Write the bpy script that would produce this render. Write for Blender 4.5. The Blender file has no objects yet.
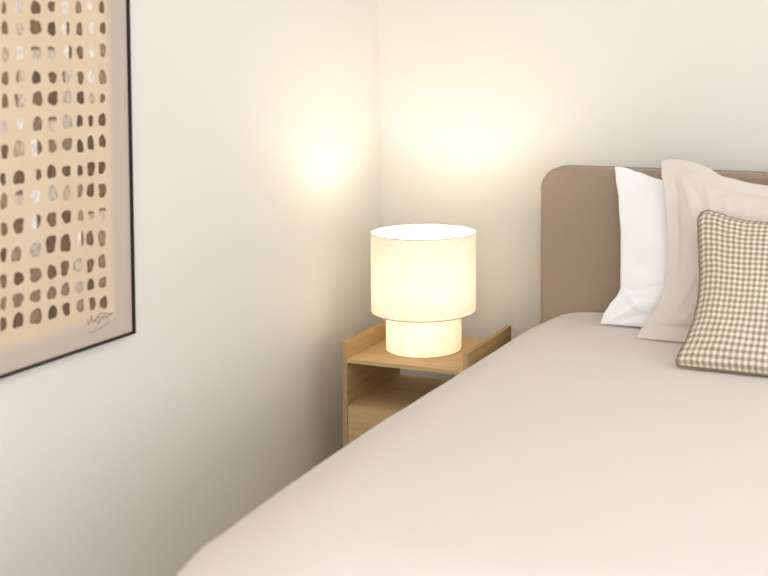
import bpy, bmesh, math, random
from mathutils import Vector, Matrix, noise
random.seed(7)
S = bpy.context.scene
COL = S.collection

# ------------------------------------------------------------------ helpers
def link(name, bm, mats, parent=None, smooth=False):
    me = bpy.data.meshes.new(name)
    bm.normal_update()
    bm.to_mesh(me); bm.free()
    for m in (mats if isinstance(mats, (list, tuple)) else [mats]):
        me.materials.append(m)
    if smooth:
        for p in me.polygons: p.use_smooth = True
    o = bpy.data.objects.new(name, me)
    COL.objects.link(o)
    if parent is not None:
        o.parent = parent
        r = parent
        off = Vector((0, 0, 0))
        while r is not None:
            off += r.location; r = r.parent
        o.data.transform(Matrix.Translation(-off))
    return o

def empty(name, loc, label, cat):
    o = bpy.data.objects.new(name, None)
    o.empty_display_size = .05
    o.location = loc
    COL.objects.link(o)
    o['label'] = label; o['category'] = cat
    return o

def structure(o):
    o['kind'] = 'structure'
    return o

def box(bm, a, b, bevel=0.0, seg=2, mat=0):
    """axis aligned box between corners a and b, optionally bevelled"""
    t = bmesh.new()
    vs = [t.verts.new((x, y, z)) for x in (a[0], b[0]) for y in (a[1], b[1]) for z in (a[2], b[2])]
    for f in ((0, 1, 3, 2), (4, 6, 7, 5), (0, 4, 5, 1), (2, 3, 7, 6), (0, 2, 6, 4), (1, 5, 7, 3)):
        t.faces.new([vs[i] for i in f])
    bmesh.ops.recalc_face_normals(t, faces=t.faces[:])
    if bevel > 0:
        bmesh.ops.bevel(t, geom=t.edges[:], offset=bevel, segments=seg, affect='EDGES', profile=.5)
    merge(bm, t, mat)

def merge(bm, t, mat=0):
    m = {}
    for v in t.verts: m[v] = bm.verts.new(v.co)
    for f in t.faces:
        nf = bm.faces.new([m[v] for v in f.verts]); nf.material_index = mat; nf.smooth = f.smooth
    t.free()

def tube(bm, pts, r, n=8, closed=False):
    """round tube along a polyline"""
    pts = [Vector(p) for p in pts]
    rings = []
    N = len(pts)
    up = Vector((0, 0, 1))
    prev = None
    for i, p in enumerate(pts):
        if closed: d = pts[(i+1) % N]-pts[i-1]
        else: d = pts[min(i+1, N-1)]-pts[max(i-1, 0)]
        if d.length < 1e-9: d = Vector((1, 0, 0))
        d.normalize()
        if prev is None:
            s = d.cross(up)
            if s.length < .05: s = d.cross(Vector((1, 0, 0)))
        else:
            s = prev - d*prev.dot(d)
        s.normalize(); prev = s
        t = d.cross(s)
        rings.append([bm.verts.new(p+(s*math.cos(2*math.pi*k/n)+t*math.sin(2*math.pi*k/n))*r) for k in range(n)])
    for i in range(N if closed else N-1):
        A, B = rings[i], rings[(i+1) % N]
        for k in range(n):
            f = bm.faces.new((A[k], A[(k+1) % n], B[(k+1) % n], B[k])); f.smooth = True
    if not closed:
        bm.faces.new(rings[0][::-1]); bm.faces.new(rings[-1])

# ------------------------------------------------------------------ materials
def mat(name):
    m = bpy.data.materials.new(name); m.use_nodes = True
    nt = m.node_tree
    b = nt.nodes['Principled BSDF']
    return m, nt, b

def N(nt, kind, **kw):
    n = nt.nodes.new(kind)
    for k, v in kw.items():
        if k.startswith('i_'):
            key = k[2:].replace('_', ' ')
            n.inputs[key].default_value = v
        else: setattr(n, k, v)
    return n

def srgb(r, g, b):
    f = lambda c: ((c/255)/12.92 if c/255 <= .04045 else ((c/255+.055)/1.055)**2.4)
    return (f(r), f(g), f(b), 1)

def plain(name, col, rough=.6, bump=0, scale=200, var=0, spec=.3):
    m, nt, b = mat(name)
    b.inputs['Base Color'].default_value = col
    b.inputs['Roughness'].default_value = rough
    b.inputs['Specular IOR Level'].default_value = spec
    if bump or var:
        tc = N(nt, 'ShaderNodeTexCoord'); no = N(nt, 'ShaderNodeTexNoise', i_Scale=scale, i_Detail=3.0)
        nt.links.new(tc.outputs['Object'], no.inputs['Vector'])
        if bump:
            bp = N(nt, 'ShaderNodeBump', i_Strength=bump, i_Distance=.002)
            nt.links.new(no.outputs['Fac'], bp.inputs['Height']); nt.links.new(bp.outputs['Normal'], b.inputs['Normal'])
        if var:
            mx = N(nt, 'ShaderNodeMix', data_type='RGBA')
            mx.inputs[6].default_value = tuple(c*(1-var) for c in col[:3])+(1,)
            mx.inputs[7].default_value = tuple(min(1, c*(1+var)) for c in col[:3])+(1,)
            nt.links.new(no.outputs['Fac'], mx.inputs[0]); nt.links.new(mx.outputs[2], b.inputs['Base Color'])
    return m

def oak(name, c1, c2, axis='X', rough=.5):
    m, nt, b = mat(name)
    tc = N(nt, 'ShaderNodeTexCoord'); mp = N(nt, 'ShaderNodeMapping')
    sc = {'X': (1.2, 22, 22), 'Y': (22, 1.2, 22), 'Z': (22, 22, 1.2)}[axis]
    mp.inputs['Scale'].default_value = sc
    n1 = N(nt, 'ShaderNodeTexNoise', i_Scale=3.0, i_Detail=6.0, i_Roughness=.62, i_Distortion=.4)
    mp2 = N(nt, 'ShaderNodeMapping'); mp2.inputs['Scale'].default_value = tuple(s*5 for s in sc)
    n2 = N(nt, 'ShaderNodeTexNoise', i_Scale=5.0, i_Detail=2.0)
    ramp = N(nt, 'ShaderNodeValToRGB')
    ramp.color_ramp.elements[0].position = .3; ramp.color_ramp.elements[0].color = c2
    ramp.color_ramp.elements[1].position = .68; ramp.color_ramp.elements[1].color = c1
    mx = N(nt, 'ShaderNodeMix', data_type='RGBA', blend_type='MULTIPLY'); mx.inputs[0].default_value = .25
    L = nt.links.new
    L(tc.outputs['Object'], mp.inputs['Vector']); L(mp.outputs[0], n1.inputs['Vector'])
    L(tc.outputs['Object'], mp2.inputs['Vector']); L(mp2.outputs[0], n2.inputs['Vector'])
    L(n1.outputs['Fac'], ramp.inputs[0]); L(ramp.outputs[0], mx.inputs[6]); L(n2.outputs['Fac'], mx.inputs[7])
    L(mx.outputs[2], b.inputs['Base Color'])
    b.inputs['Roughness'].default_value = rough; b.inputs['Specular IOR Level'].default_value = .3
    bp = N(nt, 'ShaderNodeBump', i_Strength=.15, i_Distance=.001); L(n2.outputs['Fac'], bp.inputs['Height']); L(bp.outputs[0], b.inputs['Normal'])
    return m

def fabric(name, col, scale=900, bump=.25, var=.12, sheen=.2, rough=.9, slub=None, big=0, coord='Object'):
    """woven cloth: crossed fine waves plus slubs"""
    m, nt, b = mat(name); L = nt.links.new
    tc = N(nt, 'ShaderNodeTexCoord')
    mp = N(nt, 'ShaderNodeMapping'); mp.inputs['Scale'].default_value = slub or (1, 1, 1)
    no = N(nt, 'ShaderNodeTexNoise', i_Scale=scale, i_Detail=4.0, i_Roughness=.6)
    L(tc.outputs[coord], mp.inputs['Vector']); L(mp.outputs[0], no.inputs['Vector'])
    mx = N(nt, 'ShaderNodeMix', data_type='RGBA')
    mx.inputs[6].default_value = tuple(c*(1-var) for c in col[:3])+(1,)
    mx.inputs[7].default_value = tuple(min(1, c*(1+var)) for c in col[:3])+(1,)
    L(no.outputs['Fac'], mx.inputs[0]); L(mx.outputs[2], b.inputs['Base Color'])
    bp = N(nt, 'ShaderNodeBump', i_Strength=bump, i_Distance=.002); L(no.outputs['Fac'], bp.inputs['Height'])
    if big:
        n2 = N(nt, 'ShaderNodeTexNoise', i_Scale=14.0, i_Detail=3.0)
        L(tc.outputs['Object'], n2.inputs['Vector'])
        b2 = N(nt, 'ShaderNodeBump', i_Strength=big, i_Distance=.01); L(n2.outputs['Fac'], b2.inputs['Height'])
        L(bp.outputs[0], b2.inputs['Normal']); L(b2.outputs[0], b.inputs['Normal'])
    else: L(bp.outputs[0], b.inputs['Normal'])
    b.inputs['Roughness'].default_value = rough; b.inputs['Specular IOR Level'].default_value = .15
    b.inputs['Sheen Weight'].default_value = sheen
    return m

WALL = plain('wall_paint', srgb(236, 233, 226), .62, bump=.04, scale=350, spec=.25)
CEIL = plain('ceiling_paint', srgb(240, 239, 236), .8)
SKIRT = plain('skirting_paint', srgb(238, 237, 232), .4)
CARPET = fabric('carpet', srgb(182, 172, 160), 500, .6, .2)
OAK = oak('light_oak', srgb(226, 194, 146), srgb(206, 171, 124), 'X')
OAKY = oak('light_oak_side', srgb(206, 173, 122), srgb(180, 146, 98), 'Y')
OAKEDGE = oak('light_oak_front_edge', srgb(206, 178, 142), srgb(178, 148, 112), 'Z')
BACKP = plain('pale_back_board', srgb(214, 206, 178), .7)
BLACK = plain('black_frame_paint', srgb(38, 33, 28), .45)
BRASS = plain('brass_metal', srgb(200, 170, 110), .35); BRASS.node_tree.nodes['Principled BSDF'].inputs['Metallic'].default_value = 1
CORD = plain('white_cord_plastic', srgb(235, 232, 225), .5)
HEADB = fabric('headboard_fabric', srgb(165, 146, 128), 320, .5, .4, slub=(1, 1, 2.2))
LINEN = fabric('bed_linen_stone', srgb(221, 212, 206), 520, .22, .06, big=.10)
SHAM = fabric('linen_sham_fabric', srgb(221, 210, 202), 420, .3, .07, slub=(1, 1, .35), big=.3)
COTTON = fabric('white_cotton', srgb(250, 250, 251), 800, .1, .02, big=.15)
PIPING = fabric('taupe_piping', srgb(128, 114, 92), 900, .2, .1)
MATTR = fabric('mattress_ticking', srgb(232, 230, 226), 600, .2, .04)
BASEF = fabric('bed_base_fabric', srgb(160, 136, 116), 700, .3, .15)

def gingham():
    m, nt, b = mat('gingham_check'); L = nt.links.new
    uv = N(nt, 'ShaderNodeTexCoord'); sp = N(nt, 'ShaderNodeSeparateXYZ')
    L(uv.outputs['UV'], sp.inputs[0])
    no = N(nt, 'ShaderNodeTexNoise', i_Scale=60.0, i_Detail=2.0); L(uv.outputs['UV'], no.inputs['Vector'])
    outs = []
    for k in (0, 1):
        ma = N(nt, 'ShaderNodeMath', operation='MULTIPLY'); ma.inputs[1].default_value = 27.0
        L(sp.outputs[k], ma.inputs[0])
        ad = N(nt, 'ShaderNodeMath', operation='MULTIPLY_ADD'); ad.inputs[1].default_value = .22; L(no.outputs['Fac'], ad.inputs[0]); L(ma.outputs[0], ad.inputs[2])
        fr = N(nt, 'ShaderNodeMath', operation='PINGPONG'); fr.inputs[1].default_value = .5; L(ad.outputs[0], fr.inputs[0])
        mr = N(nt, 'ShaderNodeMapRange'); mr.inputs['From Min'].default_value = .2; mr.inputs['From Max'].default_value = .3
        L(fr.outputs[0], mr.inputs['Value']); outs.append(mr.outputs[0])
    s = N(nt, 'ShaderNodeMath', operation='ADD'); L(outs[0], s.inputs[0]); L(outs[1], s.inputs[1])
    h = N(nt, 'ShaderNodeMath', operation='MULTIPLY'); h.inputs[1].default_value = .5; L(s.outputs[0], h.inputs[0])
    r = N(nt, 'ShaderNodeValToRGB')
    r.color_ramp.elements[0].color = srgb(232, 224, 210)
    r.color_ramp.elements[1].color = srgb(148, 136, 117)
    e = r.color_ramp.elements.new(.5); e.color = srgb(192, 182, 164)
    L(h.outputs[0], r.inputs[0]); L(r.outputs[0], b.inputs['Base Color'])
    bp = N(nt, 'ShaderNodeBump', i_Strength=.35, i_Distance=.0015); L(s.outputs[0], bp.inputs['Height']); L(bp.outputs[0], b.inputs['Normal'])
    b.inputs['Roughness'].default_value = .95; b.inputs['Specular IOR Level'].default_value = .1
    return m
GING = gingham()

def shade_mat():
    m, nt, b = mat('slubby_linen_shade'); L = nt.links.new
    out = nt.nodes['Material Output']; nt.nodes.remove(b)
    tc = N(nt, 'ShaderNodeTexCoord'); mp = N(nt, 'ShaderNodeMapping'); mp.inputs['Scale'].default_value = (1, 1, 7)
    no = N(nt, 'ShaderNodeTexNoise', i_Scale=22.0, i_Detail=6.0, i_Roughness=.7)
    mp2 = N(nt, 'ShaderNodeMapping'); mp2.inputs['Scale'].default_value = (9, 9, 1)
    n2 = N(nt, 'ShaderNodeTexNoise', i_Scale=40.0, i_Detail=3.0)
    L(tc.outputs['Object'], mp.inputs[0]); L(mp.outputs[0], no.inputs['Vector'])
    L(tc.outputs['Object'], mp2.inputs[0]); L(mp2.outputs[0], n2.inputs['Vector'])
    av = N(nt, 'ShaderNodeMath', operation='ADD'); L(no.outputs['Fac'], av.inputs[0]); L(n2.outputs['Fac'], av.inputs[1])
    hf = N(nt, 'ShaderNodeMath', operation='MULTIPLY'); hf.inputs[1].default_value = .5; L(av.outputs[0], hf.inputs[0])
    r = N(nt, 'ShaderNodeValToRGB')
    r.color_ramp.elements[0].position = .36; r.color_ramp.elements[0].color = srgb(230, 218, 194)
    r.color_ramp.elements[1].position = .62; r.color_ramp.elements[1].color = srgb(244, 238, 224)
    L(hf.outputs[0], r.inputs[0])
    di = N(nt, 'ShaderNodeBsdfDiffuse'); di.inputs['Color'].default_value = srgb(232, 222, 200)
    tr = N(nt, 'ShaderNodeBsdfTranslucent'); L(r.outputs[0], tr.inputs['Color']); L(r.outputs[0], di.inputs['Color'])
    bp = N(nt, 'ShaderNodeBump', i_Strength=.2, i_Distance=.001); L(hf.outputs[0], bp.inputs['Height']); L(bp.outputs[0], di.inputs['Normal'])
    mx = N(nt, 'ShaderNodeMixShader'); mx.inputs[0].default_value = SHADE_T
    L(di.outputs[0], mx.inputs[1]); L(tr.outputs[0], mx.inputs[2]); L(mx.outputs[0], out.inputs['Surface'])
    return m
SHADE_T = .088
SHADE = shade_mat()
TRIM = fabric('shade_edge_tape', srgb(140, 120, 94), 900, .1, .05)

def glass():
    m, nt, b = mat('window_glass')
    b.inputs['Transmission Weight'].default_value = 1; b.inputs['Roughness'].default_value = 0; b.inputs['IOR'].default_value = 1.02
    return m
GLASS = glass()
def bulbmat():
    m, nt, b = mat('opal_bulb')
    b.inputs['Base Color'].default_value = (1, .95, .85, 1)
    b.inputs['Emission Color'].default_value = (1, .82, .6, 1); b.inputs['Emission Strength'].default_value = 8
    return m
BULB = bulbmat()

# ------------------------------------------------------------------ room shell
RX, RY, RZ = 4.4, -4.6, 2.55
FZ = -.08            # floor level; heights below are measured from 8 cm above it
def slab(name, a, b, m):
    bm = bmesh.new(); box(bm, a, b); return structure(link(name, bm, m))
WL, WB = -.10, .20        # left wall face, back wall face
slab('floor', (WL-.12, RY-.12, FZ-.1), (RX+.12, WB+.12, FZ), CARPET)
slab('ceiling', (WL-.12, RY-.12, RZ), (RX+.12, WB+.12, RZ+.1), CEIL)
slab('wall_left', (WL-.12, RY, FZ), (WL, WB, RZ), WALL)
slab('wall_back', (WL-.12, WB, FZ), (RX+.12, WB+.12, RZ), WALL)
def wall_hole(name, mk, w0, w1, z0, z1, L0, L1):
    bm = bmesh.new()
    for (a0, a1, b0, b1) in ((L0, w0, FZ, RZ), (w1, L1, FZ, RZ), (w0, w1, FZ, z0), (w0, w1, z1, RZ)):
        p, q = mk(a0, b0, 0), mk(a1, b1, 1)
        box(bm, tuple(min(p[i], q[i]) for i in range(3)), tuple(max(p[i], q[i]) for i in range(3)))
    structure(link(name, bm, WALL))
W1 = (-3.5, -1.3, .75, 2.25)
W2 = (1.2, 3.6, .75, 2.25)
wall_hole('wall_right', lambda a, z, t: (RX+.12*t, a, z), W1[0], W1[1], W1[2], W1[3], RY, WB)
wall_hole('wall_front', lambda a, z, t: (a, RY-.12*t, z), W2[0], W2[1], W2[2], W2[3], WL-.12, RX+.12)
def window(name, mk, w):
    bm = bmesh.new()
    def bar(a0, a1, z0, z1):
        p, q = mk(a0, z0, .03), mk(a1, z1, .09)
        box(bm, tuple(min(p[i], q[i]) for i in range(3)), tuple(max(p[i], q[i]) for i in range(3)), .004)
    t = .06
    bar(w[0], w[1], w[2], w[2]+t); bar(w[0], w[1], w[3]-t, w[3]); bar(w[0], w[0]+t, w[2], w[3]); bar(w[1]-t, w[1], w[2], w[3])
    c = (w[0]+w[1])/2; bar(c-t/2, c+t/2, w[2], w[3])
    o = structure(link(name, bm, SKIRT))
    g = bmesh.new(); p, q = mk(w[0]+t, w[2]+t, .058), mk(w[1]-t, w[3]-t, .062)
    box(g, tuple(min(p[i], q[i]) for i in range(3)), tuple(max(p[i], q[i]) for i in range(3)))
    link('window_pane', g, GLASS, o)
window('window_1', lambda a, z, t: (RX+t, a, z), W1)
window('window_2', lambda a, z, t: (a, RY-t, z), W2)
def skirt(name, a, b):
    bm = bmesh.new(); box(bm, a, b, .003); structure(link(name, bm, SKIRT))
skirt('baseboard_left', (WL, RY, FZ), (WL+.014, WB-.014, FZ+.07))
skirt('baseboard_back', (WL, WB-.014, FZ), (RX, WB, FZ+.07))

# ------------------------------------------------------------------ nightstand
NX0, NX1, NF, NB, NT, NR = .0583, .5084, -.409, -.006, .5, .5582
ns = empty('nightstand', ((NX0+NX1)/2, (NF+NB)/2, FZ), 'light oak nightstand with raised sides and open shelf, between left wall and bed', 'nightstand')
for (a, b, lab) in ((NX0, NX0+.018, 0), (NX1-.018, NX1, 1)):
    bm = bmesh.new(); box(bm, (a, NF, FZ), (b, NB, NR), .0012, mat=0)
    for f in bm.faces:
        if abs(f.calc_center_median().y-NF) < .003: f.material_index = 1
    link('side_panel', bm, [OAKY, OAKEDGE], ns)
bm = bmesh.new(); box(bm, (NX0+.018, NF, NT-.0135), (NX1-.018, NB, NT), .0008); link('tabletop', bm, OAK, ns)
bm = bmesh.new(); box(bm, (NX0+.018, NF+.012, .325), (NX1-.018, NB-.01, .342), .0008); link('shelf', bm, OAK, ns)
bm = bmesh.new(); box(bm, (NX0+.018, NB-.010, -.03), (NX1-.018, NB-.002, .325)); link('back_panel', bm, OAK, ns)
for z0, z1 in ((.172, .3405), (-.005, .168)):
    bm = bmesh.new()
    box(bm, (NX0+.020, NF, z0), (NX1-.020, NF+.018, z1), .001)
    box(bm, (NX0+.03, NF+.018, z0+.01), (NX1-.03, NB-.03, z0+.02))
    box(bm, (NX0+.03, NF+.018, z0+.01), (NX0+.042, NB-.03, z1-.03)); box(bm, (NX1-.042, NF+.018, z0+.01), (NX1-.03, NB-.03, z1-.03))
    box(bm, (NX0+.03, NB-.042, z0+.01), (NX1-.03, NB-.03, z1-.03))
    d = link('drawer', bm, OAK, ns)
bm = bmesh.new(); box(bm, (NX0+.018, NF+.02, FZ), (NX1-.018, NF+.035, -.01)); link('plinth', bm, OAK, ns)

# ------------------------------------------------------------------ table lamp
LX, LY = .2597, -.1977
R1, ZT, ZB, R2 = .1785, .903, .6335, .1293
lamp = empty('table_lamp', (LX, LY, NT), 'lit table lamp with two stacked cream linen drums, wide over narrow, on the oak nightstand', 'lamp')
def drum(r, z0, z1, th=.0015, n=128, floor=False):
    bm = bmesh.new()
    prof = [(r, z0), (r, z1), (r-th, z1), (r-th, z0)]
    rings = []
    for (rr, z) in prof:
        rings.append([bm.verts.new((LX+rr*math.cos(2*math.pi*k/n), LY+rr*math.sin(2*math.pi*k/n), z)) for k in range(n)])
    for i in range(4):
        A, B = rings[i], rings[(i+1) % 4]
        for k in range(n):
            f = bm.faces.new((A[k], A[(k+1) % n], B[(k+1) % n], B[k])); f.smooth = i in (0, 2)
    return bm
def single_drum(r, z0, z1, n=128):
    bm = bmesh.new(); M = 12
    rings = [[bm.verts.new((LX+r*math.cos(2*math.pi*k/n), LY+r*math.sin(2*math.pi*k/n), z0+(z1-z0)*i/M)) for k in range(n)] for i in range(M+1)]
    for i in range(M):
        for k in range(n):
            f = bm.faces.new((rings[i][k], rings[i][(k+1) % n], rings[i+1][(k+1) % n], rings[i+1][k])); f.smooth = True
    return bm
def ring(r, z, t):
    bm = bmesh.new(); tube(bm, [(LX+r*math.cos(2*math.pi*k/96), LY+r*math.sin(2*math.pi*k/96), z) for k in range(96)], t, 8, True); return bm
up = link('lamp_shade', single_drum(R1, ZB, ZT), SHADE, lamp); up['label'] = 'wide upper linen drum shade, open on top'
link('shade_trim', ring(R1, ZT, .0013), TRIM, up); link('shade_trim', ring(R1, ZB, .0013), TRIM, up)
lo = link('lower_shade', single_drum(R2, NT+.002, ZB+.02), SHADE, lamp); lo['label'] = 'narrower lower linen drum that the lamp stands on'
link('shade_trim', ring(R2, NT+.0016, .0013), TRIM, lo)
# ring plate added between the drums to block leaking light, wire spider, socket and bulb
bm = bmesh.new()
for k in range(3):
    a = 2*math.pi*k/3+.35
    c, s = math.cos(a), math.sin(a)
    tube(bm, [(LX+.018*c, LY+.018*s, .508), (LX+R2*.98*c, LY+R2*.98*s, .508)], .0016, 6)
    tube(bm, [(LX+R2*.97*c, LY+R2*.97*s, .655), (LX+R1*.985*c, LY+R1*.985*s, .655)], .0016, 6)
    tube(bm, [(LX+R2*.97*c, LY+R2*.97*s, .652), (LX+R2*.97*c, LY+R2*.97*s, NT+.004)], .0016, 6)
link('wire_frame', bm, CORD, lamp)
bm = bmesh.new()
n_ = 96
ra = [bm.verts.new((LX+(R2-.001)*math.cos(2*math.pi*k/n_), LY+(R2-.001)*math.sin(2*math.pi*k/n_), .6345)) for k in range(n_)]
rb = [bm.verts.new((LX+(R1-.0008)*math.cos(2*math.pi*k/n_), LY+(R1-.0008)*math.sin(2*math.pi*k/n_), .6345)) for k in range(n_)]
for k in range(n_): bm.faces.new((ra[k], rb[k], rb[(k+1) % n_], ra[(k+1) % n_]))
link('light_stop_disc', bm, CORD, lamp)
bm = bmesh.new()
tube(bm, [(LX, LY, .505), (LX, LY, .64)], .008, 12)
tube(bm, [(LX, LY, .63), (LX, LY, .68)], .02, 20)
link('bulb_holder', bm, CORD, lamp)
bm = bmesh.new(); bmesh.ops.create_uvsphere(bm, u_segments=24, v_segments=16, radius=.03)
for v in bm.verts:
    if v.co.z < 0: v.co.x *= 1-.45*(-v.co.z/.03)**1; v.co.y *= 1-.45*(-v.co.z/.03)
    v.co += Vector((LX, LY, .700))
bulb = link('bulb', bm, BULB, lamp, True)
bm = bmesh.new(); bmesh.ops.create_uvsphere(bm, u_segments=20, v_segments=12, radius=.012)
for v in bm.verts: v.co += Vector((LX+.03, LY, .56))
tube(bm, [(LX+.008, LY, .56), (LX+.02, LY, .56)], .004, 8)
link('bulb', bm, BULB, lamp, True)

# ------------------------------------------------------------------ bed (headboard, mattress, base) 
BX0, BX1 = .641, 2.241
HZ, HF = 1.1286, -.09
bed = empty('bed', ((BX0+BX1)/2, -1.1, FZ), 'bed with a brown fabric upholstered headboard with rounded corners, right of the nightstand', 'bed')
def rr_outline(x0, x1, z0, z1, r, n=12):
    pts = [(x0, z0), (x1, z0)]
    for k in range(n+1):
        a = math.pi/2*k/n; pts.append((x1-r+r*math.cos(a), z1-r+r*math.sin(a)))
    for k in range(n+1):
        a = math.pi/2+math.pi/2*k/n; pts.append((x0+r+r*math.cos(a), z1-r+r*math.sin(a)))
    return pts
def loft_panel(x0, x1, z0, z1, r, yf, yb, rnd=.012):
    """upholstered board with softly rounded front edge"""
    bm = bmesh.new(); secs = []
    for k in range(7):
        a = math.pi/2*k/6; secs.append((rnd*(1-math.cos(a)) if False else rnd*(1-math.sin(a)), yf+rnd*(1-math.cos(a))))
    secs.append((0, yb+.01)); secs.append((.01, yb))
    rings = []
    for ins, y in secs:
        rings.append([bm.verts.new((x, y, z)) for x, z in rr_outline(x0+ins, x1-ins, z0, z1-ins, r-ins)])
    n = len(rings[0])
    for i in range(len(rings)-1):
        for k in range(n):
            f = bm.faces.new((rings[i][k], rings[i][(k+1) % n], rings[i+1][(k+1) % n], rings[i+1][k])); f.smooth = True
    bm.faces.new(rings[0][::-1]); bm.faces.new(rings[-1])
    bmesh.ops.recalc_face_normals(bm, faces=bm.faces[:])
    return bm
hb = link('headboard', loft_panel(BX0, BX1, FZ+.02, HZ, .075, HF, -.012, .014), HEADB, bed)
pts = [(x, HF+.006, z) for x, z in rr_outline(BX0+.003, BX1-.003, .12, HZ-.003, .072)][1:]+[(BX0+.003, HF+.006, .12)]
bm = bmesh.new(); tube(bm, pts, .0022, 8); link('piping', bm, HEADB, hb)
bm = bmesh.new(); box(bm, (.74, -2.02, .10), (2.14, -.097, .33), .02, 3); link('bed_base', bm, BASEF, bed)
bm = bmesh.new(); box(bm, (.72, -2.02, .335), (2.16, -.097, .595), .06, 4)
link('mattress', bm, MATTR, bed, True)
for x in (.78, 2.10):
    for y in (-.25, -1.98):
        bm = bmesh.new(); t = bmesh.new(); bmesh.ops.create_cone(t, cap_ends=True, segments=16, radius1=.018, radius2=.026, depth=.18)
        for v in t.verts: v.co += Vector((x, y, .01))
        merge(bm, t); link('leg', bm, BLACK, bed)

# bedspread: rounded-rectangle rings, cross profile measured inwards from the outer edge
EX0, EX1, EY0, EY1 = .514, 2.37, -2.16, .62
PROF = [(0, .20), (0, .30), (0, .42), (.006, .475), (.022, .518), (.046, .549), (.066, .564), (.088, .577), (.128, .5975), (.178, .622), (.228, .640), (.29, .649), (.39, .6535), (.55, .656), (.92, .657)]
def profile_samples():
    out = []
    for i in range(len(PROF)-1):
        a, b = PROF[i], PROF[i+1]
        n = max(1, int(math.hypot(b[0]-a[0], b[1]-a[1])/.02))
        p0 = PROF[max(i-1, 0)]; p3 = PROF[min(i+2, len(PROF)-1)]
        for k in range(n):
            t = k/n
            out.append(tuple(.5*((2*a[j])+(b[j]-p0[j])*t+(2*p0[j]-5*a[j]+4*b[j]-p3[j])*t*t+(3*a[j]-p0[j]-3*b[j]+p3[j])*t**3) for j in (0, 1)))
    out.append(PROF[-1]); return out
def perimeter(ins):
    x0, x1, y0, y1 = EX0+ins, EX1-ins, EY0+ins, EY1-ins
    r = min(max(.26-ins*.8, .004), max(.0005, .928-ins-.003)) if ins > .8 else max(.30-ins*.5, .03); P = []
    def seg(a, b, n):
        for k in range(n): P.append((a[0]+(b[0]-a[0])*k/n, a[1]+(b[1]-a[1])*k/n))
    def arc(cx, cy, a0, n):
        for k in range(n): a = a0+math.pi/2*k/n; P.append((cx+r*math.cos(a), cy+r*math.sin(a)))
    seg((x0, y1-r), (x0, y0+r), 90); arc(x0+r, y0+r, math.pi, 14)
    seg((x0+r, y0), (x1-r, y0), 60); arc(x1-r, y0+r, 1.5*math.pi, 14)
    seg((x1, y0+r), (x1, y1-r), 90); arc(x1-r, y1-r, 0, 14)
    seg((x1-r, y1), (x0+r, y1), 60); arc(x0+r, y1-r, .5*math.pi, 14)
    return P
EDGE = [(-.05, .016), (0, .014), (.2, .008), (.41, .003), (.6, -.005), (.94, -.016), (1.2, -.026), (1.55, -.024), (1.9, -.012), (3, -.012)]
def table(T, t):
    if t <= T[0][0]: return T[0][1]
    for i in range(len(T)-1):
        if t <= T[i+1][0]:
            k = (t-T[i][0])/(T[i+1][0]-T[i][0]); k = k*k*(3-2*k)*.5+k*.5
            return T[i][1]+(T[i+1][1]-T[i][1])*k
    return T[-1][1]
bm = bmesh.new(); rings = []
for (d, z) in profile_samples():
    R = []
    for i, (x, y) in enumerate(perimeter(d)):
        fall = max(0, min(1, (.5-z)/.3))
        wob = .012*fall*math.sin(i*.55+1.3*math.sin(i*.13))
        dz = .0025*noise.noise(Vector((x*3.2, y*2.4, 0)))+.0015*noise.noise(Vector((x*9, y*7, 4)))
        # unit outward for the hem wobble
        k = max(0, 1-(x-EX0)/.45)
        x += k*table(EDGE, -y)
        ox = -1 if i < 90 else (1 if 178 < i < 268 else 0); oy = -1 if 97 < i < 171 else 0
        R.append(bm.verts.new((x+ox*abs(wob)*(0 if y > -.45 else 1), y+oy*abs(wob), z+dz)))
    rings.append(R)
n = len(rings[0])
for i in range(len(rings)-1):
    for k in range(n):
        f = bm.faces.new((rings[i][k], rings[i][(k+1) % n], rings[i+1][(k+1) % n], rings[i+1][k])); f.smooth = True
f = bm.faces.new(rings[-1]); f.smooth = True
bmesh.ops.bisect_plane(bm, geom=bm.verts[:]+bm.edges[:]+bm.faces[:], plane_co=(0, HF-.004, 0), plane_no=(0, 1, 0), clear_outer=True)
bmesh.ops.triangulate(bm, faces=[f for f in bm.faces if len(f.verts) > 4])
bmesh.ops.recalc_face_normals(bm, faces=bm.faces[:])
bs = link('bedspread', bm, LINEN)
bs['label'] = 'stone beige quilted bedspread spread over the bed and hanging down its sides'; bs['category'] = 'bedspread'

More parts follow.
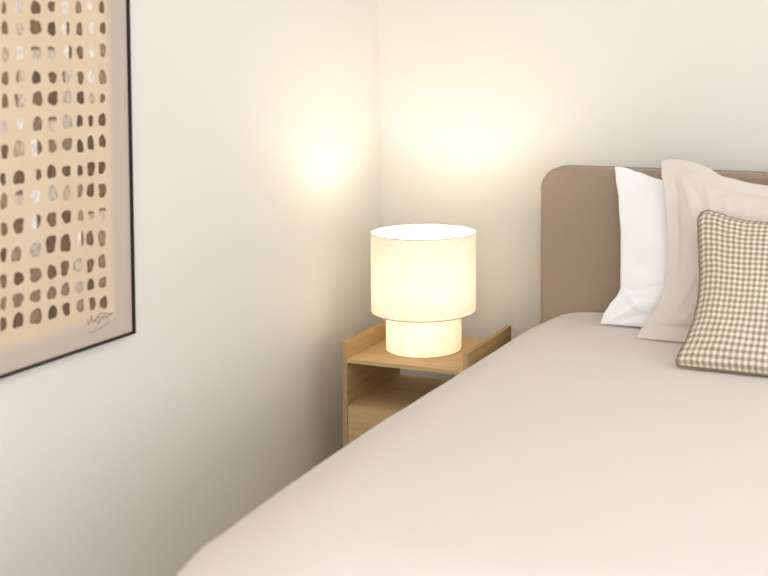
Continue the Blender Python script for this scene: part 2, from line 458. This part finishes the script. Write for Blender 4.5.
# ------------------------------------------------------------------ pillows
def pillow(name, w, h, T, M, m, pin=(.06, .06, .06, .06), power=.5, flange=0, wr=.004, seed=0, N_=64, parent=None, gather=None, sag=None, creases=()):
    """pin = how far left, right, bottom, top edges curve inward; M places local (x right, y up the pillow, z towards viewer)"""
    bm = bmesh.new(); uvl = bm.loops.layers.uv.new('UVMap')
    def P(u, v, side):
        fl = flange/(w/2); fv = flange/(h/2)
        x = u*w/2*(1-(pin[0] if u < 0 else pin[1])*(1-v*v)*abs(u))
        y = v*h/2*(1-(pin[2] if v < 0 else pin[3])*(1-u*u)*abs(v))
        uu, vv = min(1, abs(u)/(1-fl)), min(1, abs(v)/(1-fv))
        e = max(0, (1-uu**2.2)*(1-vv**2.2))
        th = T/2*e**power
        # a little fuller in the lower half
        th *= 1+.12*(-v)
        th = max(th, 0)
        # wrinkles running from the corners inwards
        rad = math.hypot(abs(u)-1, abs(v)-1); ang = math.atan2(1-abs(v)+1e-6, 1-abs(u)+1e-6)
        wk = math.sin(ang*9+seed+2*noise.noise(Vector((u*2, v*2, seed))))*math.exp(-rad*2.2)
        nz = noise.noise(Vector((u*2.3+seed, v*2.3, side*3)))+.5*noise.noise(Vector((u*5.3+seed, v*4.1, side*7)))
        th += (wr*wk*1.0+wr*nz*1.2)*min(1, e*3)
        z = side*max(th, .0012 if flange else 0)
        fz = 0
        if side == 1 and e > 0:
            for (ua, va, ub, vb, amp, sg) in creases:
                px, py = (u+1)/2, (v+1)/2
                dx, dy = ub-ua, vb-va; ll = dx*dx+dy*dy
                tt = max(0, min(1, ((px-ua)*dx+(py-va)*dy)/ll))
                dd = math.hypot(px-ua-tt*dx, py-va-tt*dy)
                z += amp*math.exp(-(dd/sg)**2)*(1-.6*tt)*min(1, e*6)
        if flange and (uu >= 1 or vv >= 1):
            fz = .006*noise.noise(Vector((u*4, v*4, seed+9)))
        if sag: x, y, fz = sag(u, v, x, y, fz)
        p = M @ Vector((x, y, z+fz)); p.z = max(p.z, .6625)
        return p
    # denser towards the borders
    def q(i): t = 2*i/N_-1; return math.copysign(1-(1-abs(t))**1.35, t)
    G = {}
    for side in (1, -1):
        for i in range(N_+1):
            for j in range(N_+1):
                edge = i in (0, N_) or j in (0, N_)
                if edge and side == -1: G[(i, j, -1)] = G[(i, j, 1)]
                else: G[(i, j, side)] = bm.verts.new(P(q(i), q(j), side))
        for i in range(N_):
            for j in range(N_):
                c = [(i, j), (i+1, j), (i+1, j+1), (i, j+1)]
                if side == -1: c = c[::-1]
                f = bm.faces.new([G[(a, b, side)] for a, b in c]); f.smooth = True
                for lp, (a, b) in zip(f.loops, c): lp[uvl].uv = (q(a)/2+.5, q(b)/2*h/w+.5)
    edge = [P(q(i), -1, 0) for i in range(N_)]+[P(1, q(j), 0) for j in range(N_)]+[P(q(i), 1, 0) for i in range(N_, 0, -1)]+[P(-1, q(j), 0) for j in range(N_, 0, -1)]
    o = link(name, bm, m, parent)
    return o, edge

def place(bl, up, right, w, h):
    """matrix whose local lower-left corner (-w/2,-h/2) sits at bl"""
    r = Vector(right).normalized(); u = Vector(up); u = (u-r*u.dot(r)).normalized(); n = r.cross(u)
    M = Matrix(((r.x, u.x, n.x, 0), (r.y, u.y, n.y, 0), (r.z, u.z, n.z, 0), (0, 0, 0, 1)))
    o = Vector(bl)-(M @ Vector((-w/2, -h/2, 0)))
    return Matrix.Translation(o) @ M

DABS = [
 [(-1.6788, 1.596, 0.0121, 0.027, 'D'), (-1.6352, 1.6023, 0.0234, 0.0295, 'P'), (-1.5841, 1.6014, 0.0297, 0.03, 'D'), (-1.5343, 1.6073, 0.0213, 0.0236, 'D'), (-1.4904, 1.6081, 0.022, 0.0311, 'W'), (-1.4451, 1.6094, 0.0191, 0.0295, 'M'), (-1.4066, 1.6182, 0.0153, 0.0256, 'W'), (-1.3635, 1.6143, 0.0177, 0.0303, 'D')],
 [(-1.6778, 1.552, 0.0176, 0.029, 'D'), (-1.6344, 1.5512, 0.0208, 0.0256, 'L'), (-1.5864, 1.5569, 0.0335, 0.0321, 'D'), (-1.5351, 1.555, 0.0252, 0.0327, 'D'), (-1.4898, 1.5564, 0.0261, 0.0311, 'R'), (-1.4437, 1.5577, 0.0192, 0.0316, 'D'), (-1.4006, 1.5628, 0.0154, 0.0257, 'W'), (-1.3612, 1.5631, 0.0209, 0.0282, 'D')],
 [(-1.6774, 1.493, 0.0177, 0.0311, 'L'), (-1.6371, 1.4976, 0.0198, 0.0296, 'W'), (-1.5863, 1.4968, 0.0298, 0.0341, 'T'), (-1.5372, 1.4986, 0.0224, 0.0307, 'T'), (-1.4837, 1.5014, 0.0262, 0.0313, 'R'), (-1.4432, 1.5018, 0.021, 0.0317, 'D'), (-1.4041, 1.5045, 0.0185, 0.0257, 'W'), (-1.3625, 1.5083, 0.0203, 0.0326, 'M')],
 [(-1.68, 1.4403, 0.0192, 0.0291, 'D'), (-1.6346, 1.4449, 0.0261, 0.0277, 'K'), (-1.5873, 1.4413, 0.0271, 0.029, 'D'), (-1.5357, 1.442, 0.0253, 0.0267, 'D'), (-1.4896, 1.4433, 0.0279, 0.0292, 'K'), (-1.4428, 1.441, 0.021, 0.0318, 'D'), (-1.405, 1.4415, 0.0216, 0.0322, 'W'), (-1.3649, 1.4411, 0.0254, 0.0357, 'M')],
 [(-1.6826, 1.3895, 0.0177, 0.0311, 'D'), (-1.6378, 1.3903, 0.0313, 0.0317, 'K'), (-1.5844, 1.393, 0.0299, 0.0331, 'D'), (-1.5363, 1.3929, 0.031, 0.032, 'D'), (-1.4895, 1.3948, 0.0262, 0.0292, 'L'), (-1.4446, 1.3921, 0.024, 0.0306, 'D'), (-1.4048, 1.3901, 0.0185, 0.0258, 'L'), (-1.3674, 1.389, 0.0178, 0.0218, 'D')],
 [(-1.6865, 1.3326, 0.0191, 0.0312, 'P'), (-1.6399, 1.3387, 0.0209, 0.0277, 'W'), (-1.5867, 1.3347, 0.0272, 0.0323, 'M'), (-1.541, 1.3328, 0.0281, 0.0349, 'T'), (-1.4917, 1.3358, 0.032, 0.0314, 'L'), (-1.4492, 1.336, 0.0198, 0.0276, 'D'), (-1.4109, 1.3351, 0.0154, 0.028, 'D'), (-1.37, 1.3355, 0.0254, 0.0314, 'D')],
 [(-1.687, 1.2782, 0.0192, 0.0312, 'D'), (-1.6449, 1.2816, 0.0313, 0.0357, 'L'), (-1.5935, 1.2805, 0.0352, 0.0364, 'R'), (-1.5417, 1.2809, 0.0253, 0.0309, 'M'), (-1.493, 1.2825, 0.032, 0.0285, 'M'), (-1.4495, 1.2744, 0.021, 0.0319, 'D'), (-1.4128, 1.2803, 0.0216, 0.0345, 'D'), (-1.3705, 1.2818, 0.0241, 0.0315, 'D')],
 [(-1.6938, 1.2171, 0.0151, 0.0281, 'D'), (-1.6469, 1.216, 0.0333, 0.0298, 'D'), (-1.587, 1.2177, 0.0163, 0.0244, 'D'), (-1.5465, 1.2206, 0.0281, 0.0309, 'D'), (-1.4973, 1.2184, 0.0279, 0.0252, 'D'), (-1.4517, 1.2156, 0.018, 0.0264, 'D'), (-1.4131, 1.2168, 0.0259, 0.0346, 'D'), (-1.3749, 1.2163, 0.0241, 0.0307, 'D')],
 [(-1.693, 1.1672, 0.0191, 0.0352, 'M'), (-1.6476, 1.1692, 0.025, 0.0338, 'T'), (-1.5989, 1.1693, 0.0297, 0.0324, 'W'), (-1.5435, 1.169, 0.0282, 0.0351, 'L'), (-1.4974, 1.1657, 0.0245, 0.0357, 'L'), (-1.4528, 1.1668, 0.018, 0.032, 'M'), (-1.4164, 1.1638, 0.0247, 0.0324, 'D'), (-1.3742, 1.1593, 0.0267, 0.0342, 'D')],
 [(-1.6943, 1.1053, 0.0186, 0.0298, 'D'), (-1.6516, 1.1073, 0.0294, 0.0342, 'D'), (-1.6002, 1.111, 0.0319, 0.0324, 'R'), (-1.5485, 1.1085, 0.029, 0.0345, 'D'), (-1.5002, 1.1094, 0.03, 0.031, 'D'), (-1.452, 1.1054, 0.0185, 0.0263, 'M'), (-1.417, 1.1014, 0.0242, 0.0213, 'T'), (-1.3767, 1.1015, 0.0257, 0.0297, 'T')],
 [(-1.6979, 1.048, 0.0173, 0.0313, 'D'), (-1.6604, 1.0429, 0.028, 0.0317, 'M'), (-1.6027, 1.0449, 0.0319, 0.0324, 'L'), (-1.5537, 1.051, 0.0303, 0.0406, 'D'), (-1.5057, 1.0453, 0.0328, 0.0413, 'D'), (-1.4549, 1.0484, 0.0222, 0.0358, 'R'), (-1.4223, 1.0452, 0.0257, 0.0362, 'D'), (-1.3797, 1.0401, 0.0265, 0.0405, 'M')],
 [(-1.7002, 0.9894, 0.0173, 0.0313, 'D'), (-1.6556, 0.9874, 0.0294, 0.0294, 'D'), (-1.6043, 0.9867, 0.0345, 0.0325, 'M'), (-1.5525, 0.9846, 0.029, 0.0331, 'D'), (-1.5102, 0.9867, 0.0256, 0.0362, 'D'), (-1.4652, 0.9857, 0.0309, 0.0305, 'L'), (-1.4231, 0.9784, 0.0227, 0.0331, 'D'), (-1.381, 0.9812, 0.0249, 0.0335, 'M')],
 [(-1.7022, 0.9395, 0.0161, 0.029, 'M'), (-1.6589, 0.9387, 0.0319, 0.0319, 'M'), (-1.6054, 0.9371, 0.0319, 0.0275, 'M'), (-1.5544, 0.9342, 0.0304, 0.0296, 'M'), (-1.5098, 0.935, 0.0271, 0.0311, 'M'), (-1.4623, 0.9316, 0.0265, 0.0274, 'L'), (-1.4231, 0.9305, 0.0242, 0.0278, 'D'), (-1.3803, 0.9283, 0.0265, 0.026, 'M')],
 [(-1.704, 0.8933, 0.0185, 0.03, 'D'), (-1.66, 0.8921, 0.0307, 0.0334, 'D'), (-1.6058, 0.8894, 0.0373, 0.0351, 'M'), (-1.5531, 0.888, 0.029, 0.0317, 'D'), (-1.5077, 0.8869, 0.0229, 0.0312, 'D'), (-1.46, 0.8855, 0.0237, 0.0306, 'M'), (-1.4182, 0.8827, 0.0213, 0.0311, 'D'), (-1.3779, 0.8767, 0.0266, 0.0304, 'D')]]
SIGNATURE = [[(-1.4387, 0.8475), (-1.4368, 0.8393), (-1.4334, 0.832), (-1.4219, 0.8543), (-1.4226, 0.844), (-1.4192, 0.8349), (-1.4112, 0.8428), (-1.4078, 0.8336), (-1.4032, 0.8463), (-1.391, 0.8507), (-1.4002, 0.8456), (-1.3938, 0.8363), (-1.4006, 0.8254), (-1.3868, 0.8414), (-1.3798, 0.8452), (-1.3786, 0.8351), (-1.3707, 0.8445), (-1.3679, 0.8354), (-1.3585, 0.8406), (-1.3463, 0.8446)], [(-1.4326, 0.8123), (-1.4197, 0.8114), (-1.4066, 0.8129), (-1.3838, 0.8169), (-1.3587, 0.8233)], [(-1.392, 0.8531), (-1.3751, 0.85), (-1.3484, 0.8416)]]
BULB_W, LOW_W, CEIL_FILL_W, WIN1_W, WIN2_W, EXPO = 5.5, 2.4, 18.5, 37.5, 51.0, 0.03

def outline(L, Tp, shear=0, right=.5):
    """side table: inward offset by height; top table: sag by distance along the top"""
    def f(u, v, x, y, z):
        dx = table(L, (v+1)/2)
        wl = max(0, (1-u)/2)**1.5; wr_ = max(0, (1+u)/2)**1.5
        x += dx*wl-dx*wr_*right+shear*(v+1)/2
        uu = (u+1)/2; uu = min(uu, 1-uu)
        y -= table(Tp, uu)*max(0, (v+1)/2)**1.5
        return x, y, z
    return f
# white sleeping pillow leaning on the headboard
w_, h_ = .74, .50
o, e = pillow('pillow', w_, h_, .10, place((.907, -.290, .662), (0.0, .135, .479), (1, 0, 0), w_, h_), COTTON,
              pin=(0, 0, 0, 0), wr=.010, seed=1.7, N_=96,
              creases=[(.02, .22, .16, .10, .010, .012), (.03, .20, .20, .27, -.008, .014), (.05, .03, .13, .13, .008, .010), (.09, .02, .16, .08, -.006, .010), (.02, .98, .12, .78, .006, .014), (.10, .30, .16, .55, .005, .02), (.14, .16, .24, .05, .006, .012)],
              sag=outline([(0, 0), (.06, .006), (.12, .022), (.185, .045), (.23, .053), (.34, .048), (.54, .040), (.79, .022), (.93, .006), (1, 0)],
                          [(0, 0), (.04, .001), (.1, .014), (.19, .034), (.3, .068), (.5, .09)], .007))
o['label'] = 'plain white cotton pillow leaning on the headboard, behind the others'; o['category'] = 'pillow'
w_, h_ = .66, .545
o, e = pillow('pillow', w_, h_, .115, place((1.053, -.425, .663), (0.0, .177, .514), (1, -.01, 0), w_, h_), SHAM,
              pin=(0, 0, 0, 0), flange=.042, wr=.007, seed=4.1, N_=96,
              creases=[(.09, .90, .17, .60, .007, .014), (.13, .88, .22, .70, -.005, .014), (.09, .12, .20, .42, .007, .016), (.08, .22, .14, .50, -.005, .012), (.16, .08, .24, .30, .006, .016), (.30, .86, .33, .66, .005, .014), (.40, .84, .41, .64, .005, .012), (.22, .86, .26, .55, .005, .014)],
              sag=outline([(0, 0), (.045, .010), (.10, .031), (.19, .052), (.27, .061), (.42, .060), (.56, .052), (.79, .028), (.93, .006), (1, 0)],
                          [(0, .004), (.05, -.003), (.12, 0), (.2, .016), (.3, .048), (.43, .064), (.5, .07)], .029))
o['label'] = 'large stone linen pillow with a flat flange, between white pillow and checked cushion'; o['category'] = 'pillow'
w_, h_ = .46, .465
o, e = pillow('cushion', w_, h_, .13, place((1.224, -.690, .666), (0.0, .26, .386), (1, -.03, 0), w_, h_), GING,
              pin=(0, 0, 0, 0), wr=.004, seed=2.3, N_=80,
              creases=[(.03, .10, .16, .10, -.007, .012), (.08, .03, .12, .14, .006, .012), (.03, .97, .14, .86, .005, .014)],
              sag=outline([(0, .004), (.03, 0), (.07, .004), (.17, .02), (.29, .031), (.42, .034), (.55, .031), (.71, .019), (.84, .008), (.96, .0), (1, .006)],
                          [(0, .008), (.04, 0), (.1, .006), (.2, .02), (.3, .028), (.5, .03)], .004))
o['label'] = 'square beige and cream gingham checked cushion with piped edge, in front of the pillows'; o['category'] = 'cushion'
bm = bmesh.new(); tube(bm, e, .0036, 8, True); link('piping', bm, PIPING, o)

# ------------------------------------------------------------------ framed artwork
WLX = -.10
AX = WLX+.015
AY0, AY1, AZ0, AZ1 = -2.17, -1.2654, 0.7738, 1.95
art = empty('framed_artwork', (WLX, (AY0+AY1)/2, AZ0), 'black framed print of brown and white dabs in rows, hanging on the left wall', 'picture')
bm = bmesh.new(); t = .0068; dpt = WLX+.022
for (a, b) in (((WLX+.001, AY0, AZ0), (dpt, AY1, AZ0+t)), ((WLX+.001, AY0, AZ1-t), (dpt, AY1, AZ1)), ((WLX+.001, AY0, AZ0+t), (dpt, AY0+t, AZ1-t)), ((WLX+.001, AY1-t, AZ0+t), (dpt, AY1, AZ1-t))):
    box(bm, a, b, .0006)
link('frame', bm, BLACK, art)
art.rotation_euler = (-.0065, 0, 0)
def paper_mat():
    m, nt, b = mat('artwork_paper'); L = nt.links.new
    tc = N(nt, 'ShaderNodeNewGeometry'); sp = N(nt, 'ShaderNodeSeparateXYZ'); L(tc.outputs['Position'], sp.inputs[0])
    no = N(nt, 'ShaderNodeTexNoise', i_Scale=9.0, i_Detail=4.0); L(tc.outputs['Position'], no.inputs['Vector'])
    def edge(out, lo, hi, flip):
        mr = N(nt, 'ShaderNodeMapRange', interpolation_type='SMOOTHSTEP')
        mr.inputs['From Min'].default_value = lo; mr.inputs['From Max'].default_value = hi
        if flip: mr.inputs['To Min'].default_value = 1; mr.inputs['To Max'].default_value = 0
        L(out, mr.inputs['Value']); return mr.outputs[0]
    e1 = edge(sp.outputs['Y'], -1.352, -1.3203, True); e2 = edge(sp.outputs['Z'], 0.8171, 0.8509, False)
    mu = N(nt, 'ShaderNodeMath', operation='MULTIPLY'); L(e1, mu.inputs[0]); L(e2, mu.inputs[1])
    wash = N(nt, 'ShaderNodeMix', data_type='RGBA'); wash.inputs[6].default_value = srgb(219, 195, 167); wash.inputs[7].default_value = srgb(227, 208, 183)
    L(no.outputs['Fac'], wash.inputs[0])
    mx = N(nt, 'ShaderNodeMix', data_type='RGBA'); mx.inputs[6].default_value = srgb(203, 188, 176)
    L(mu.outputs[0], mx.inputs[0]); L(wash.outputs[2], mx.inputs[7]); L(mx.outputs[2], b.inputs['Base Color'])
    b.inputs['Roughness'].default_value = .8; b.inputs['Specular IOR Level'].default_value = .1
    return m
def dab_mat():
    m, nt, b = mat('brush_dabs'); L = nt.links.new
    at = N(nt, 'ShaderNodeVertexColor', layer_name='Col')
    g = N(nt, 'ShaderNodeNewGeometry'); no = N(nt, 'ShaderNodeTexNoise', i_Scale=160.0, i_Detail=3.0)
    mp = N(nt, 'ShaderNodeMapping'); mp.inputs['Scale'].default_value = (1, 1.0, .4)
    L(g.outputs['Position'], mp.inputs[0]); L(mp.outputs[0], no.inputs['Vector'])
    mr = N(nt, 'ShaderNodeMapRange'); mr.inputs['From Min'].default_value = .3; mr.inputs['From Max'].default_value = .7; mr.inputs['To Min'].default_value = -.28; mr.inputs['To Max'].default_value = .28
    L(no.outputs['Fac'], mr.inputs['Value'])
    ad = N(nt, 'ShaderNodeVectorMath', operation='SCALE'); 
    one = N(nt, 'ShaderNodeMath', operation='ADD'); one.inputs[1].default_value = 1.0; L(mr.outputs[0], one.inputs[0])
    L(at.outputs['Color'], ad.inputs[0]); L(one.outputs[0], ad.inputs['Scale']); L(ad.outputs[0], b.inputs['Base Color'])
    b.inputs['Roughness'].default_value = .7; b.inputs['Specular IOR Level'].default_value = .15
    return m
PAPER = paper_mat(); DABM = dab_mat(); INK = plain('ink', srgb(74, 66, 56), .7)
DARK = [(118, 92, 72), (108, 86, 70), (128, 102, 80), (98, 80, 66)]
MID = [(146, 120, 98), (152, 130, 110), (138, 116, 96)]
LITE = [(206, 188, 168), (198, 182, 168), (202, 180, 154)]
WHT = [(232, 222, 210), (226, 216, 208)]
PNK = [(216, 196, 190), (210, 186, 180)]
bm = bmesh.new()
cl = bm.loops.layers.float_color.new('Col')
vs = [bm.verts.new((AX, y, z)) for y, z in ((AY0+t*.5, AZ0+t*.5), (AY1-t*.5, AZ0+t*.5), (AY1-t*.5, AZ1-t*.5), (AY0+t*.5, AZ1-t*.5))]
f = bm.faces.new(vs); f.material_index = 0
for lp in f.loops: lp[cl] = (1, 1, 1, 1)
def dab(y, z, w, h, kind, lift=.0004):
    rnd = random
    c = {'D': DARK, 'M': MID, 'L': LITE, 'W': WHT, 'P': PNK, 'R': WHT, 'T': LITE, 'K': LITE}[kind]
    c0 = rnd.choice(c); cd = rnd.choice(DARK)
    K = 20; ph = rnd.random()*6; pw = rnd.uniform(2.4, 4.0); sk = rnd.uniform(-.12, .12)
    def pt(a, s):
        ca, sa = math.cos(a), math.sin(a)
        k = (abs(ca)**pw+abs(sa)**pw)**(-1/pw)*s
        k *= 1+.08*math.sin(3*a+ph)+.05*math.sin(5*a+ph*2)
        dy, dz = k*ca*w/2, k*sa*h/2
        return dy+sk*dz, dz
    rows = []
    for s in (.45, .8, 1.0):
        rows.append([bm.verts.new((AX+lift, y+pt(2*math.pi*k/K, s)[0], z+pt(2*math.pi*k/K, s)[1])) for k in range(K)])
    cen = bm.verts.new((AX+lift, y, z))
    faces = []
    for k in range(K): faces.append(bm.faces.new((cen, rows[0][k], rows[0][(k+1) % K])))
    for i in (0, 1):
        for k in range(K): faces.append(bm.faces.new((rows[i][k], rows[i+1][k], rows[i+1][(k+1) % K], rows[i][(k+1) % K])))
    for f in faces:
        f.material_index = 1
        for lp in f.loops:
            v = lp.vert.co; u = (v.y-y)/(w/2); q = (v.z-z)/(h/2)
            m = 0
            if kind == 'R': m = max(0, min(1, (u-.15)*5))
            elif kind == 'K': m = max(0, min(1, (-u-.35)*4))
            elif kind == 'T': m = max(0, min(1, (q-.35)*4))
            elif kind == 'L': m = .35*max(0, min(1, (max(abs(u), abs(q))-.7)*4))
            elif kind == 'D': m = 0
            base = tuple(c0[j]*(1-m)+cd[j]*m for j in range(3))
            if kind in 'DM' :
                e = max(abs(u), abs(q)); base = tuple(b*(1.06-.12*(e > .75)) for b in base)
            lp[cl] = srgb(*[min(255, b) for b in base])
for row in DABS:
    for (y, z, w, h, kd) in row: dab(y, z, w, h, kd)
ysp = [DABS[0][0][0]-.047*k for k in range(1, 10)]
kinds = 'DDDMMLWRKTPD'
for row in DABS:
    for k, y in enumerate(ysp):
        if y > AY0+.04: dab(y+random.uniform(-.003, .003), row[0][1]+random.uniform(-.003, .003), random.uniform(.016, .03), random.uniform(.023, .031), random.choice(kinds))
for r in range(1, 6):
    for c in range(8+len(ysp)):
        y = DABS[0][7-c][0] if c < 8 else ysp[c-8]
        z = DABS[0][0][1]+.0585*r
        if z < AZ1-.06 and y > AY0+.04: dab(y, z+random.uniform(-.003, .003), random.uniform(.016, .03), random.uniform(.023, .031), random.choice(kinds))
for s in SIGNATURE:
    for i in range(len(s)-1):
        a, b = Vector((AX+.0006, *s[i])), Vector((AX+.0006, *s[i+1]))
        d = (b-a).normalized(); nrm = Vector((0, -d.z, d.y))*.0007; a -= d*.0004; b += d*.0004
        f = bm.faces.new([bm.verts.new(p) for p in (a-nrm, b-nrm, b+nrm, a+nrm)]); f.material_index = 2
        for lp in f.loops: lp[cl] = (.1, .1, .1, 1)
link('artwork_print', bm, [PAPER, DABM, INK], art)
bm = bmesh.new(); box(bm, (WLX+.002, AY0+t*.6, AZ0+t*.6), (AX-.002, AY1-t*.6, AZ1-t*.6)); link('backing_board', bm, BLACK, art)

# ------------------------------------------------------------------ light
def lamp_light(name, kind, loc, energy, col, **kw):
    d = bpy.data.lights.new(name, kind); d.energy = energy; d.color = col
    for k, v in kw.items(): setattr(d, k, v)
    o = bpy.data.objects.new(name, d); o.location = loc; COL.objects.link(o); return o
lamp_light('bulb_light', 'POINT', (LX, LY, .752), BULB_W, (1, .95, .87), shadow_soft_size=.045)
lamp_light('lower_bulb_light', 'POINT', (LX, LY-.03, .575), LOW_W, (1, .93, .82), shadow_soft_size=.012)
a = lamp_light('ceiling_fill', 'AREA', (2.3, -2.3, RZ-.01), CEIL_FILL_W, (1, 1, 1), shape='RECTANGLE', size=2.6, size_y=2.6)  # added fill lamp without a fixture, lightens the bed from above
a = lamp_light('window_light', 'AREA', (RX-.02, (W1[0]+W1[1])/2, (W1[2]+W1[3])/2), WIN1_W, (.90, .945, 1), shape='RECTANGLE', size=1.5, size_y=2.2)
a.rotation_euler = (0, math.radians(90), 0)
a = lamp_light('window_light', 'AREA', ((W2[0]+W2[1])/2, RY+.02, (W2[2]+W2[3])/2), WIN2_W, (.90, .945, 1), shape='RECTANGLE', size=2.4, size_y=1.5)
a.rotation_euler = (math.radians(90), 0, 0)
w = bpy.data.worlds.new('sky'); S.world = w; w.use_nodes = True
nt = w.node_tree; sky = nt.nodes.new('ShaderNodeTexSky'); sky.sky_type = 'HOSEK_WILKIE'; sky.turbidity = 4
nt.links.new(sky.outputs[0], nt.nodes['Background'].inputs[0]); nt.nodes['Background'].inputs[1].default_value = .6

# ------------------------------------------------------------------ camera (fitted to the photograph)
cd = bpy.data.cameras.new('camera'); cam = bpy.data.objects.new('camera', cd); COL.objects.link(cam)
FPX, CX, CY = 1094.885, 488.514, 138.738
fw = Vector((-0.35765854, 0.93135761, -0.06821565)); rt = Vector((0.93353990, 0.35847338, -0.00031675)); upv = Vector((-0.02415849, 0.06379532, 0.99767055))
cam.matrix_world = Matrix(((rt.x, upv.x, -fw.x, 1.78930), (rt.y, upv.y, -fw.y, -3.56329), (rt.z, upv.z, -fw.z, 1.47182), (0, 0, 0, 1)))
cd.sensor_width = 36; cd.sensor_fit = 'HORIZONTAL'; cd.lens = FPX*36/768
cd.shift_x = (384-CX)/768; cd.shift_y = (CY-288)/768
cd.clip_start = .05
cd.dof.use_dof = True; cd.dof.focus_distance = 3.6; cd.dof.aperture_fstop = 2.4
S.camera = cam
S.view_settings.view_transform = 'Standard'
S.view_settings.look = 'None'
S.view_settings.exposure = EXPO
S.cycles.max_bounces = 12; S.cycles.diffuse_bounces = 6
S.cycles.use_denoising = True
